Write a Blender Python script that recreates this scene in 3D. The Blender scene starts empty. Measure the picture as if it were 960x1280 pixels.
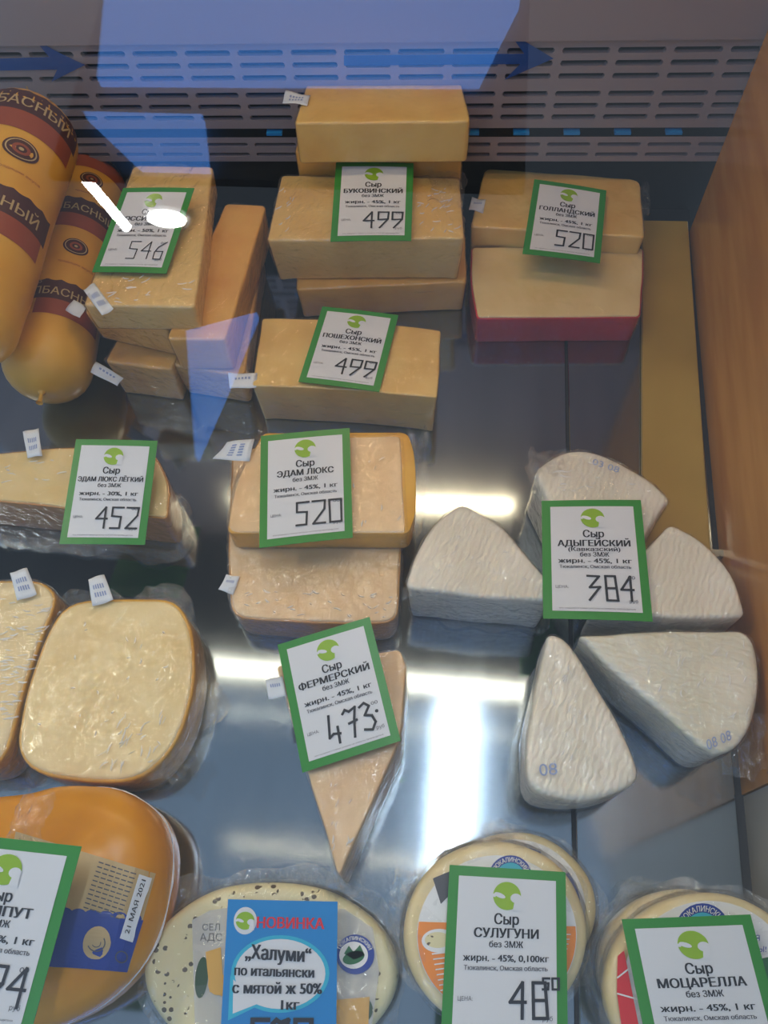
import bpy, math, random
from mathutils import Vector, Matrix, noise
from mathutils.bvhtree import BVHTree
from mathutils.geometry import tessellate_polygon
scn = bpy.context.scene
COL = scn.collection
random.seed(7)

# ------------------------------------------------------------------ camera
F, CX, CY = 911.0, 480.0, 640.0
CAM = Vector((0, 0, .55))
_d = Vector((35, 543, F)).normalized()
_v = Vector((170, -1540, F)); _v -= _d * _v.dot(_d); _v.normalize()
_x = _d.cross(_v)
ROT = Matrix((_x, _v, -_d))                 # camera frame (x right, y down, z forward) -> world
cd = bpy.data.cameras.new('camera'); cam = bpy.data.objects.new('camera', cd); COL.objects.link(cam)
cd.sensor_fit = 'VERTICAL'; cd.sensor_height = 24; cd.lens = F / 1280 * 24; cd.clip_start = .01
M3 = ROT @ Matrix(((1, 0, 0), (0, -1, 0), (0, 0, -1)))
cam.matrix_world = Matrix.Translation(CAM) @ M3.to_4x4()
scn.camera = cam
scn.view_settings.view_transform = 'Standard'; scn.view_settings.look = 'None'
scn.view_settings.gamma = 1; scn.view_settings.use_curve_mapping = False
scn.view_settings.exposure = 0.72

# ------------------------------------------------------------------ world: even light of the shop around the case
w = bpy.data.worlds.new('shop_light'); scn.world = w; w.use_nodes = True
bg = w.node_tree.nodes['Background']
bg.inputs[0].default_value = (.58, .72, .90, 1); bg.inputs[1].default_value = .33

def ray(px, py): return ROT @ Vector((px - CX, py - CY, F))
def P(px, py, z):
    r = ray(px, py); return CAM + r * ((z - CAM.z) / r.z)
def L(h):
    h = h.lstrip('#'); v = [int(h[i:i + 2], 16) / 255 for i in (0, 2, 4)]
    return tuple((c / 12.92 if c <= .04045 else ((c + .055) / 1.055) ** 2.4) for c in v)

# ------------------------------------------------------------------ materials
def mat(name):
    m = bpy.data.materials.new(name); m.use_nodes = True
    return m, m.node_tree.nodes, m.node_tree.links, m.node_tree.nodes['Principled BSDF']
def plain(name, c, rough=.6, metal=0, emis=0, spec=.5):
    m, n, l, b = mat(name)
    b.inputs['Base Color'].default_value = (*c, 1); b.inputs['Roughness'].default_value = rough
    b.inputs['Metallic'].default_value = metal; b.inputs['Specular IOR Level'].default_value = spec
    if emis:
        b.inputs['Emission Color'].default_value = (*c, 1); b.inputs['Emission Strength'].default_value = emis
    return m
def tex(n, l, kind, scale, detail=3, sc=(1, 1, 1), **kw):
    tc = n.new('ShaderNodeTexCoord'); mp = n.new('ShaderNodeMapping'); mp.inputs['Scale'].default_value = sc
    if 'rot' in kw: mp.inputs['Rotation'].default_value = (0, 0, kw['rot'])
    l.new(tc.outputs['Object'], mp.inputs[0]); t = n.new(kind); l.new(mp.outputs[0], t.inputs['Vector'])
    if 'Scale' in t.inputs: t.inputs['Scale'].default_value = scale
    if 'Detail' in t.inputs: t.inputs['Detail'].default_value = detail
    if 'Distortion' in t.inputs and 'dist' in kw: t.inputs['Distortion'].default_value = kw['dist']
    return t
def ramp(n, l, src, stops):
    r = n.new('ShaderNodeValToRGB'); l.new(src, r.inputs[0]); e = r.color_ramp.elements
    while len(e) < len(stops): e.new(.5)
    for i, (p, c) in enumerate(stops):
        e[i].position = p; e[i].color = (*c, 1) if len(c) == 3 else c
    return r
def cheese(name, c, c2=None, rough=.42, bump=.15, ridge=0, specks=None, sss=.12):
    m, n, l, b = mat(name); c2 = c2 or tuple(x * .86 for x in c)
    t = tex(n, l, 'ShaderNodeTexNoise', 22, 5)
    r = ramp(n, l, t.outputs[0], [(.3, c2), (.65, c)]); col = r.outputs[0]
    if specks:
        v = tex(n, l, 'ShaderNodeTexVoronoi', 190, 0, sc=(1, 1.25, 1)); v2 = tex(n, l, 'ShaderNodeTexNoise', 75, 4)
        a = n.new('ShaderNodeMath'); a.operation = 'LESS_THAN'; a.inputs[1].default_value = .34; l.new(v.outputs[0], a.inputs[0])
        g = n.new('ShaderNodeMath'); g.operation = 'GREATER_THAN'; g.inputs[1].default_value = .555; l.new(v2.outputs[0], g.inputs[0])
        k = n.new('ShaderNodeMath'); k.operation = 'MULTIPLY'; l.new(a.outputs[0], k.inputs[0]); l.new(g.outputs[0], k.inputs[1])
        mx = n.new('ShaderNodeMix'); mx.data_type = 'RGBA'; l.new(k.outputs[0], mx.inputs[0]); l.new(col, mx.inputs[6])
        mx.inputs[7].default_value = (*specks, 1); col = mx.outputs[2]
    l.new(col, b.inputs['Base Color'])
    b.inputs['Roughness'].default_value = rough; b.inputs['Subsurface Weight'].default_value = sss
    b.inputs['Subsurface Radius'].default_value = (1, .6, .25); b.inputs['Subsurface Scale'].default_value = .006
    bp = n.new('ShaderNodeBump'); bp.inputs['Strength'].default_value = bump; bp.inputs['Distance'].default_value = .002
    if ridge:
        wv = tex(n, l, 'ShaderNodeTexWave', 70, 3, dist=5, rot=ridge); wv.inputs['Detail Scale'].default_value = 2
        bp.inputs['Distance'].default_value = .0011; l.new(wv.outputs[1], bp.inputs['Height'])
    else:
        t2 = tex(n, l, 'ShaderNodeTexNoise', 90, 4); l.new(t2.outputs[0], bp.inputs['Height'])
    l.new(bp.outputs[0], b.inputs['Normal']); return m
def film(name, base=.07, edge=.6, scale=55, strength=.7, tint=(.85, .87, .9), rough=.12, haze=.02, dist=.006):
    m, n, l, b = mat(name)
    b.inputs['Base Color'].default_value = (*tint, 1); b.inputs['Roughness'].default_value = rough
    b.inputs['Specular IOR Level'].default_value = .9
    b.inputs['Coat Weight'].default_value = .6; b.inputs['Coat Roughness'].default_value = .06
    tr = n.new('ShaderNodeBsdfTransparent'); mx = n.new('ShaderNodeMixShader'); out = n['Material Output']
    t = tex(n, l, 'ShaderNodeTexNoise', scale, 4, sc=(1, .45, 1), dist=1.4)
    v = tex(n, l, 'ShaderNodeTexVoronoi', scale * 1.1, 1); v.feature = 'DISTANCE_TO_EDGE'
    ad = n.new('ShaderNodeMath'); ad.operation = 'ADD'; l.new(t.outputs[0], ad.inputs[0])
    mu = n.new('ShaderNodeMath'); mu.operation = 'MULTIPLY'; mu.inputs[1].default_value = .5; l.new(v.outputs[0], mu.inputs[0]); l.new(mu.outputs[0], ad.inputs[1])
    bp = n.new('ShaderNodeBump'); bp.inputs['Strength'].default_value = strength; bp.inputs['Distance'].default_value = dist
    l.new(ad.outputs[0], bp.inputs['Height']); l.new(bp.outputs[0], b.inputs['Normal']); l.new(bp.outputs[0], b.inputs['Coat Normal'])
    lw = n.new('ShaderNodeLayerWeight'); lw.inputs[0].default_value = .35; l.new(bp.outputs[0], lw.inputs[1])
    mr = n.new('ShaderNodeMapRange'); mr.inputs[1].default_value = 0; mr.inputs[2].default_value = 1
    mr.inputs[3].default_value = base; mr.inputs[4].default_value = edge; l.new(lw.outputs[1], mr.inputs[0])
    pw = n.new('ShaderNodeMath'); pw.operation = 'POWER'; pw.inputs[1].default_value = 3; l.new(lw.outputs[1], pw.inputs[0]); l.new(pw.outputs[0], mr.inputs[0])
    gl = n.new('ShaderNodeBsdfGlossy'); gl.inputs['Roughness'].default_value = rough; l.new(bp.outputs[0], gl.inputs['Normal'])
    mg = n.new('ShaderNodeMixShader'); l.new(mr.outputs[0], mg.inputs[0]); l.new(tr.outputs[0], mg.inputs[1]); l.new(gl.outputs[0], mg.inputs[2])
    mx.inputs[0].default_value = haze; l.new(mg.outputs[0], mx.inputs[1]); l.new(b.outputs[0], mx.inputs[2])
    l.new(mx.outputs[0], out.inputs[0]); return m

M = {}
M['yellow'] = cheese('pale_yellow_cheese', L('f1cb76'), L('e4b45c'))
M['yellow2'] = cheese('warm_yellow_cheese', L('f0b858'), L('e0a040'))
M['cream'] = cheese('cream_cheese_flesh', L('f2d9a0'), L('e9c987'))
M['peach'] = cheese('peach_cream_cheese_flesh', L('f2cfa0'), L('eabf88'))
M['farm'] = cheese('crumbly_beige_cheese', L('e8c596'), L('d8ad7c'), bump=.5)
M['white'] = cheese('white_curd_cheese', L('efe9dc'), L('e2dac8'), rough=.4, ridge=.35, bump=.3)
M['white2'] = cheese('white_curd_cheese_cross_ribs', L('eeeadb'), L('e0dcc6'), rough=.4, ridge=1.75, bump=.35)
M['rind'] = cheese('yellow_wax_rind', L('e0a82c'), L('cf9220'), rough=.3, bump=.05)
M['paper_rind'] = cheese('ochre_rind', L('c98f3c'), L('b87a2c'), rough=.35, bump=.08)
M['red'] = cheese('red_wax_rind', L('c40a26'), L('a80620'), rough=.28, bump=.1, sss=0)
M['amber'] = cheese('amber_smoked_wax', L('e49c08'), L('d58a04'), rough=.26, bump=.04, sss=.05)
M['roll'] = cheese('ochre_plastic_casing', L('e8b040'), L('d99e30'), rough=.3, bump=.05, sss=0)
M['disc'] = cheese('cream_wheel_cheese', L('ecdcae'), L('e2cd94'), rough=.35)
M['herb'] = cheese('herb_flecked_cheese', L('ebe2b8'), L('ded3a2'), rough=.35, specks=(.09, .06, .025))
M['film'] = film('clear_cling_film')
M['film2'] = film('crinkled_cling_film', base=.11, edge=.8, scale=75, strength=.9, haze=.04, dist=.0055)
M['skirt'] = film('loose_film_edge', base=.10, edge=.7, scale=70, strength=1.0, haze=.08, dist=.010)
M['crease_glint'] = film('white_painted_glint', base=.04, edge=.25, scale=120, strength=.3, haze=.62, dist=.001, tint=(.97, .97, .97), rough=.3)  # whitish colour imitates highlights on the film wrinkles
M['green'] = plain('tag_green_print', L('2f8b2e'), .35)
M['tagwhite'] = plain('tag_white_card', L('dcdee4'), .4)
M['lime'] = plain('tag_lime_print', L('8fb81e'), .4)
M['ink'] = plain('black_print', (.012, .012, .02), .5)
M['greyink'] = plain('grey_print', (.09, .09, .11), .5)
M['blueink'] = plain('faint_blue_ink', (.28, .36, .6), .6)
M['sticker'] = plain('white_sticker_paper', L('dfe4ec'), .6)
M['bluetag'] = plain('blue_tag_print', L('0f83cc'), .4)
M['cyan'] = plain('cyan_print', L('32b4d6'), .4)
M['redprint'] = plain('red_print', L('d8202c'), .45)
M['brown'] = plain('brown_casing_print', L('4c2420'), .35)
M['brick'] = plain('red_brown_casing_print', L('9a4a2c'), .35)
M['picyellow'] = plain('pale_orange_print', L('d8a850'), .35)
M['orange'] = plain('orange_label_print', L('f08a20'), .35)
M['navy'] = plain('navy_label_print', L('14389a'), .35)
M['labwhite'] = plain('white_label_film', L('e8e8ea'), .3)
M['tan'] = plain('tan_label_print', L('c2a878'), .4)
M['dgreen'] = plain('dark_green_print', L('1f6a3c'), .4)
M['leaf'] = plain('leaf_print', L('2c4a2c'), .4)
M['string'] = plain('beige_string', L('b09a70'), .8)
M['dark'] = plain('black_void', (.006, .006, .007), .8)
M['rubber'] = plain('dark_gasket', (.02, .018, .02), .5)

def steel(name, c, rough, sc, var=.08):
    m, n, l, b = mat(name)
    t = tex(n, l, 'ShaderNodeTexNoise', 30, 6, sc=sc)
    r = ramp(n, l, t.outputs[0], [(.3, tuple(x * .88 for x in c)), (.7, c)]); l.new(r.outputs[0], b.inputs['Base Color'])
    b.inputs['Metallic'].default_value = 1
    mr = n.new('ShaderNodeMapRange'); mr.inputs[3].default_value = rough - var / 2; mr.inputs[4].default_value = rough + var / 2
    l.new(t.outputs[0], mr.inputs[0]); l.new(mr.outputs[0], b.inputs['Roughness']); return m
M['steel'] = steel('brushed_stainless', (.35, .42, .51), .10, (1, .12, 1), .05)
M['grille'] = plain('grey_coated_steel', L('96898c'), .45, .0)
M['wallside'] = None
m, n, l, b = mat('tan_laminate'); M['wallside'] = m
t = tex(n, l, 'ShaderNodeTexNoise', 7, 3, sc=(1, 1, 7)); r = ramp(n, l, t.outputs[0], [(.35, L('b87c38')), (.65, L('c98e46'))])
l.new(r.outputs[0], b.inputs['Base Color']); b.inputs['Roughness'].default_value = .22
m, n, l, b = mat('tan_strip'); M['board'] = m
t = tex(n, l, 'ShaderNodeTexNoise', 9, 3); r = ramp(n, l, t.outputs[0], [(.35, L('a98a3e')), (.65, L('b8994a'))])
l.new(r.outputs[0], b.inputs['Base Color']); b.inputs['Roughness'].default_value = .35
M['grey'] = plain('grey_laminate', L('8a8680'), .5)
def seethrough(name, c, fac, rough):
    m, n, l, b = mat(name); b.inputs['Base Color'].default_value = (*c, 1); b.inputs['Roughness'].default_value = rough
    tr = n.new('ShaderNodeBsdfTransparent'); mx = n.new('ShaderNodeMixShader'); mx.inputs[0].default_value = fac
    l.new(tr.outputs[0], mx.inputs[1]); l.new(b.outputs[0], mx.inputs[2]); l.new(mx.outputs[0], n['Material Output'].inputs[0]); return m
M['decal'] = seethrough('blue_vinyl', L('0a4a9c'), .82, .3)
m, n, l, b = mat('pane_glass'); M['glass'] = m
gl = n.new('ShaderNodeBsdfGlossy'); gl.inputs['Roughness'].default_value = .0; lw = n.new('ShaderNodeLayerWeight'); lw.inputs[0].default_value = .5
pw = n.new('ShaderNodeMath'); pw.operation = 'POWER'; pw.inputs[1].default_value = 5; l.new(lw.outputs[1], pw.inputs[0])
fr = n.new('ShaderNodeMath'); fr.operation = 'MULTIPLY_ADD'; fr.inputs[1].default_value = .96; fr.inputs[2].default_value = .04; l.new(pw.outputs[0], fr.inputs[0])
tr = n.new('ShaderNodeBsdfTransparent'); tr.inputs[0].default_value = (.97, .985, .98, 1); mx = n.new('ShaderNodeMixShader')
l.new(fr.outputs[0], mx.inputs[0]); l.new(tr.outputs[0], mx.inputs[1]); l.new(gl.outputs[0], mx.inputs[2]); l.new(mx.outputs[0], n['Material Output'].inputs[0])

# ------------------------------------------------------------------ object helpers
def link(name, verts, faces, m, parent=None, smooth=False, mats=None, fmat=None):
    org = Vector(parent['_o']) if parent is not None else Vector((0, 0, 0))
    if parent is not None and parent.parent is not None: org = Vector(parent['_o'])
    me = bpy.data.meshes.new(name); me.from_pydata([tuple(Vector(v) - org) for v in verts], [], faces); me.update()
    for k in (mats or [m]): me.materials.append(k)
    if fmat:
        for p, i in zip(me.polygons, fmat): p.material_index = i
    if smooth: me.polygons.foreach_set('use_smooth', [True] * len(me.polygons))
    o = bpy.data.objects.new(name, me); COL.objects.link(o)
    if parent is not None:
        o.parent = parent; o['_o'] = tuple(org)
    return o
def thing(name, label, cat, loc, group=None):
    o = bpy.data.objects.new(name, None); COL.objects.link(o); o.location = loc; o.empty_display_size = .02
    o['_o'] = tuple(loc); o['label'] = label; o['category'] = cat
    if group: o['group'] = group
    return o
def struct(o):
    o['kind'] = 'structure'; return o
def box(x0, x1, y0, y1, z0, z1):
    v = [(x, y, z) for z in (z0, z1) for y in (y0, y1) for x in (x0, x1)]
    return v, [(0, 2, 3, 1), (4, 5, 7, 6), (0, 1, 5, 4), (2, 6, 7, 3), (0, 4, 6, 2), (1, 3, 7, 5)]
def extrude(pts, off):
    """thin prism: closed 3D polygon pts, thickness vector off"""
    k = len(pts); v = [Vector(p) for p in pts] + [Vector(p) + off for p in pts]
    f = [tuple(range(k))[::-1], tuple(range(k, 2 * k))] + [(i, (i + 1) % k, k + (i + 1) % k, k + i) for i in range(k)]
    return v, f

def outline(pts, cr=.006, step=.006):
    """pts: list of (x, y[, radius]) -> densified outline with rounded corners (counter-clockwise)"""
    k = len(pts); area = sum(pts[i][0] * pts[(i + 1) % k][1] - pts[(i + 1) % k][0] * pts[i][1] for i in range(k))
    if area < 0: pts = pts[::-1]
    out = []
    for i in range(k):
        a, b_, c = (Vector(pts[(i + j) % k][:2]) for j in (-1, 0, 1))
        r = pts[i][2] if len(pts[i]) > 2 else cr
        r1 = min(r, (a - b_).length * .48); r2 = min(r, (c - b_).length * .48)
        p = b_ + (a - b_).normalized() * r1; q = b_ + (c - b_).normalized() * r2
        for j in range(5):
            t = j / 4; out.append(p * (1 - t) ** 2 + b_ * 2 * t * (1 - t) + q * t * t)
    dense = []
    for i in range(len(out)):
        a, b_ = out[i], out[(i + 1) % len(out)]; s = max(1, int((b_ - a).length / step))
        if (b_ - a).length < 1e-6: continue
        for j in range(s): dense.append(a.lerp(b_, j / s))
    return dense
def slab(pts, z0, z1, cr=.006, er=.003, er0=None, taper=0, outset=0, dome=0, nz=.0006, nf=40, seed=0, step=.006, arc=4, tilt=(0, 0), crumple=0):
    o = outline(pts, cr, step); k = len(o)
    nrm = []
    for i in range(k):
        t = (o[(i + 1) % k] - o[i - 1]).normalized(); nrm.append(Vector((t.y, -t.x)))
    for _ in range(2): nrm = [(nrm[i - 1] + nrm[i] * 2 + nrm[(i + 1) % k]).normalized() for i in range(k)]
    o = [p + n_ * outset for p, n_ in zip(o, nrm)]
    c = sum(o, Vector((0, 0))) / k; er0 = er if er0 is None else er0
    h = z1 - z0; rings = []
    rad_ = [(c - p).normalized() for p in o]; mag = [1 / max(.45, -(r_.dot(n_))) for r_, n_ in zip(rad_, nrm)]
    def ring(ins, z, sc=1): rings.append([(c + (p + r_ * ins * g_ - c) * sc, z) for p, r_, g_ in zip(o, rad_, mag)])
    for j in range(arc + 1):
        a = math.pi / 2 * j / arc; ring(taper + er0 * (1 - math.sin(a)), z0 + er0 * (1 - math.cos(a)))
    for j in (1, 2, 3):
        t = j / 4; ring(taper * (1 - t), z0 + er0 + (h - er - er0) * t)
    for j in range(arc + 1):
        a = math.pi / 2 * j / arc; ring(er * (1 - math.cos(a)), z1 - er + er * math.sin(a))
    for s in (.93, .82, .68, .52, .35, .18): ring(er, z1 + dome * (1 - s * s), s)
    V, Fc = [], []
    for r in rings:
        for p, z in r: V.append(Vector((p.x, p.y, z)))
    for a in range(len(rings) - 1):
        for i in range(k):
            j = (i + 1) % k; Fc.append((a * k + i, a * k + j, (a + 1) * k + j, (a + 1) * k + i))
    V.append(Vector((c.x, c.y, z1 + dome))); V.append(Vector((c.x, c.y, z0))); top = (len(rings) - 1) * k
    for i in range(k):
        j = (i + 1) % k; Fc.append((top + i, top + j, len(V) - 2)); Fc.append((j, i, len(V) - 1))
    for v in V:
        q = v * nf + Vector((seed * 7.3, seed * 3.1, seed)); d = noise.noise_vector(q)
        v += Vector((d.x, d.y, d.z * (.6 if v.z > z0 + .002 else 0))) * nz
        if crumple:
            e_ = abs(noise.noise(v * 95 + Vector((seed, 3, 7)))) * crumple; dr_ = Vector((v.x - c.x, v.y - c.y, 0)); dr_ = dr_.normalized() if dr_.length > 1e-6 else dr_
            v += dr_ * e_ * .8 + (Vector((0, 0, e_)) if v.z > z1 - er * 1.5 else Vector((0, 0, 0)))
        f_ = (v.z - z0) / h; v.z += f_ * ((v.x - c.x) * tilt[0] + (v.y - c.y) * tilt[1])
    return V, Fc, c
def px(pts, z): return [(*P(p[0], p[1], z).xy, *p[2:]) for p in pts]
def bvh(V, Fc): return BVHTree.FromPolygons([Vector(v) for v in V], Fc)
def skirt(pts, z, d0, d1, seed, step=.004, cr=.006, lift=.004):
    """loose crumpled film lying around an outline"""
    o = outline(pts, cr, step); k = len(o); c = sum(o, Vector((0, 0))) / k; V, Fc = [], []
    R_ = 5
    for i, p in enumerate(o):
        dr = (p - c).normalized(); t = o[(i + 1) % k] - o[i - 1]; n_ = Vector((t.y, -t.x)).normalized()
        w_ = d0 + (d1 - d0) * max(0, .5 + 1.1 * noise.noise(Vector((p.x * 45, p.y * 45, seed * 5.1))))
        for j in range(R_ + 1):
            s = j / R_; q = p + n_ * (-.001 + w_ * s)
            V.append(Vector((q.x, q.y, z + lift * (noise.noise(Vector((q.x * 130, q.y * 130, seed))) * s + .25 * math.sin(i * 1.1 + seed) * s))))
    for i in range(k):
        for j in range(R_):
            a = i * (R_ + 1) + j; b_ = ((i + 1) % k) * (R_ + 1) + j; Fc.append((a, a + 1, b_ + 1, b_))
    return V, Fc
_cnt = [0]
def sticker(root, quad, z, lines=2, bv=None, tilt=0, sub=None):
    _cnt[0] += 1
    c = [P(*q, z) for q in quad]
    for i in (0, 1): c[i].z += tilt
    n_ = (c[1] - c[0]).cross(c[3] - c[0]).normalized(); n_ = -n_ if n_.z < 0 else n_
    g = 6; V = []; Fc = []
    for j in range(g + 1):
        for i in range(g + 1):
            u, v = i / g, j / g; p = (c[0] * (1 - u) + c[1] * u) * (1 - v) + (c[3] * (1 - u) + c[2] * u) * v
            V.append(p + n_ * (.0008 * math.sin(u * 5 + v * 4 + _cnt[0])))
    for j in range(g):
        for i in range(g): a = j * (g + 1) + i; Fc.append((a, a + 1, a + g + 2, a + g + 1))
    o = link('sticker', V, Fc, M['sticker'], root, True); o['label'] = 'small white paper sticker'
    md = o.modifiers.new('thickness', 'SOLIDIFY'); md.thickness = .0003; md.offset = 0
    V = []; Fc = []
    for r in range(lines):
        for k in range(5):
            u0 = .22 + k * .12; u1 = u0 + .07; v0 = .3 + r * .28; v1 = v0 + .16
            b0 = len(V)
            for u, v in ((u0, v0), (u1, v0), (u1, v1), (u0, v1)):
                p = (c[0] * (1 - u) + c[1] * u) * (1 - v) + (c[3] * (1 - u) + c[2] * u) * v; V.append(p + n_ * (.0006 + .0008 * math.sin(u * 5 + v * 4 + _cnt[0])))
            Fc.append((b0, b0 + 1, b0 + 2, b0 + 3))
    link('stamped_date', V, Fc, M['blueink'], o)
    return o

# ---- text -> flat meshes (unit: cap height ~1)
_tc = {}
def text2d(s, bold=0.0):
    """letter outlines filled by thin horizontal spans (non-zero winding)"""
    key = (s, bold)
    if key in _tc: return _tc[key]
    c = bpy.data.curves.new('t', 'FONT'); c.body = s; c.resolution_u = 3; c.fill_mode = 'NONE'
    o = bpy.data.objects.new('t', c); COL.objects.link(o); dg = bpy.context.evaluated_depsgraph_get()
    me = bpy.data.meshes.new_from_object(o.evaluated_get(dg))
    P2 = [(v.co.x, v.co.y) for v in me.vertices]; E2 = [tuple(e.vertices) for e in me.edges]
    bpy.data.objects.remove(o); bpy.data.curves.remove(c); bpy.data.meshes.remove(me)
    nxt = {}
    for a, b_ in E2:                         # direct every edge along its contour
        if abs(a - b_) == 1: a, b_ = min(a, b_), max(a, b_)
        else: a, b_ = max(a, b_), min(a, b_)
        nxt[a] = b_
    E2 = list(nxt.items()); x0 = min(p[0] for p in P2); x1 = max(p[0] for p in P2); y0 = min(p[1] for p in P2); y1 = max(p[1] for p in P2)
    n_ = max(12, int(26 * (y1 - y0) / .7)); V, Fc = [], []; bw = bold * 1.3 * .7
    for k in range(n_):
        ya = y0 + (y1 - y0) * k / n_; yb = y0 + (y1 - y0) * (k + 1) / n_; ym = (ya + yb) / 2; hits = []
        for a, b_ in E2:
            (xa, za), (xb, zb) = P2[a], P2[b_]
            if (za <= ym) != (zb <= ym):
                sl = (xb - xa) / (zb - za); xm = xa + (ym - za) * sl; sl = max(-3, min(3, sl))
                hits.append((xm, sl * (yb - ya) / 2, 1 if zb > za else -1))
        hits.sort(); wn = 0
        for i, (xm, dx, sg) in enumerate(hits):
            if wn == 0: st = (xm, dx)
            wn += sg
            if wn == 0:
                b0 = len(V); V += [(st[0] - st[1] - bw, ya), (xm - dx + bw, ya), (xm + dx + bw, yb), (st[0] + st[1] - bw, yb)]; Fc.append((b0, b0 + 1, b0 + 2, b0 + 3))
    _tc[key] = ([((x - x0) / (x1 - x0), y / .7) for x, y in V], Fc, (x1 - x0) / .7)
    return _tc[key]
class Print:
    """collects flat print in (u, v) space, v downwards, both in metres-like units; mapped later"""
    def __init__(s): s.V = []; s.F = []
    def text(s, body, uc, vb, h, w=None, align='c', bold=0.0, aspect=1.0, slant=0):
        V, Fc, asp = text2d(body, bold)
        w = w or h * asp * aspect
        u0 = uc - w / 2 if align == 'c' else (uc if align == 'l' else uc - w)
        b0 = len(s.V); s.V += [(u0 + x * w, vb - y * h + slant * x * w) for x, y in V]; s.F += [tuple(i + b0 for i in f) for f in Fc]
        return s
    def poly(s, pts):
        b0 = len(s.V); s.V += list(pts); tri = tessellate_polygon([[Vector((p[0], p[1], 0)) for p in pts]])
        s.F += [tuple(i + b0 for i in t) for t in tri]; return s
    def ell(s, u, v, a, b_=None, n=28, a0=0, a1=2 * math.pi, rot=0):
        b_ = b_ or a; full = abs(a1 - a0 - 2 * math.pi) < 1e-6
        pts = []
        for i in range(n if full else n + 1):
            t = a0 + (a1 - a0) * i / n; x, y = a * math.cos(t), b_ * math.sin(t)
            pts.append((u + x * math.cos(rot) - y * math.sin(rot), v + x * math.sin(rot) + y * math.cos(rot)))
        return s.poly(pts)
    def ring(s, u, v, r0, r1, n=40, a0=0, a1=2 * math.pi, e=1.0):
        for i in range(n):
            t0 = a0 + (a1 - a0) * i / n; t1 = a0 + (a1 - a0) * (i + 1) / n; b0 = len(s.V)
            s.V += [(u + r0 * math.cos(t0), v + e * r0 * math.sin(t0)), (u + r1 * math.cos(t0), v + e * r1 * math.sin(t0)), (u + r1 * math.cos(t1), v + e * r1 * math.sin(t1)), (u + r0 * math.cos(t1), v + e * r0 * math.sin(t1))]
            s.F.append((b0, b0 + 1, b0 + 2, b0 + 3))
        return s
    def arctext(s, body, u, v, r, h, a_mid, span, inward=False):
        V, Fc, asp = text2d(body, .01); b0 = len(s.V)
        for x, y in V:
            a = a_mid + (x - .5) * span; rr = r + y * h; s.V.append((u + rr * math.cos(a), v + rr * math.sin(a)))
        s.F += [tuple(i + b0 for i in f) for f in Fc]; return s
    def stroke(s, pts, wd):
        for a, b_ in zip(pts, pts[1:]):
            a, b_ = Vector(a), Vector(b_); d = (b_ - a)
            if d.length < 1e-9: continue
            d.normalize(); n_ = Vector((-d.y, d.x)) * wd / 2; a2 = a - d * wd * .4; b2 = b_ + d * wd * .4; b0 = len(s.V)
            s.V += [tuple(a2 - n_), tuple(b2 - n_), tuple(b2 + n_), tuple(a2 + n_)]; s.F.append((b0, b0 + 1, b0 + 2, b0 + 3))
        return s
    def shift(s, du, dv):
        s.V = [(a + du, b_ + dv) for a, b_ in s.V]; return s
    def build(s, name, m, parent, fn): return link(name, [fn(u, v) for u, v in s.V], s.F, m, parent)
DIG = {'4': [[(.75, 0), (0, .55), (.95, .55)], [(.75, 0), (.75, 1)]], '9': [[(1, 0), (.05, 0), (.05, .48), (.95, .45)], [(1, 0), (.95, .45), (.2, 1)]],
       '5': [[(1, 0), (.05, 0), (.05, .42), (.85, .45), (.8, 1), (0, 1)]], '2': [[(0, 0), (1, 0), (.95, .38), (.05, 1), (1, 1)]],
       '0': [[(.05, 0), (1, 0), (1, 1), (.1, 1), (.05, 0)]], '3': [[(0, 0), (.9, .02), (.15, .48), (.95, .46), (.1, 1)]],
       '8': [[(.1, 0), (.85, 0), (1, 1), (.15, 1), (.1, 0)], [(.1, .5), (.92, .5)]], '6': [[(1, 0), (.3, .3), (.05, .6), (.1, 1), (.8, 1), (.85, .55), (.2, .55)]],
       '7': [[(0, .12), (.2, 0), (.45, .1), (.9, 0), (.7, .4), (.5, 1)], [(.3, .5), (.85, .45)]],
       'h4': [[(.2, 0), (0, .75), (.3, .65), (.75, .7)], [(.65, .45), (.6, 1)]], 'h3': [[(.05, .1), (.4, 0), (.7, .15), (.3, .42), (.75, .5), (.9, .75), (.6, .98), (.1, .9)]],
       'b8': [[(.15, 0), (.95, 0), (.95, 1), (.1, 1), (.15, 0)], [(.12, .5), (.95, .5)]]}
def digits(pr, s, u0, v0, w_, h, wd, gap=.3):
    for i, ch in enumerate(s):
        for st in DIG[ch]: pr.stroke([(u0 + i * w_ * (1 + gap) + x * w_, v0 + y * h) for x, y in st], wd)
    return pr

# ------------------------------------------------------------------ the case
A_ = P(20, 70, .185); B_ = P(873, 63, .185)
U = Vector((B_.x - A_.x, B_.y - A_.y, 0)).normalized(); N = Vector((U.y, -U.x, 0))      # N points to the customer
def on_wall(x_px, y_px):
    r = ray(x_px, y_px); t = (A_ - CAM).dot(N) / r.dot(N); p = CAM + r * t; return (p - A_).dot(U), p.z
def W(u, z, d=0): 
    p = A_ + U * u + N * d; return Vector((p.x, p.y, z))
uc0 = on_wall(733, 63)[0]; pitch = (on_wall(873, 63)[0] - uc0) / 2
uR = (P(862, 275, 0) - A_).dot(U) + .004; uL = uc0 - pitch * 17.5
floor = struct(link('floor', *box(-1.1, .262, -.5, .80, -.05, -.004), M['rubber']))
floor['_o'] = (0, 0, 0)
s0, s1 = P(708, 430, 0), P(718, 1050, 0)
def seam_x(y): return s0.x + (s1.x - s0.x) * (y - s0.y) / (s1.y - s0.y)
r0, r1 = P(862, 275, 0), P(942, 1120, 0)
def wall_x(y): return r1.x + (r0.x - r1.x) * (y - r1.y) / (r0.y - r1.y)
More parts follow.
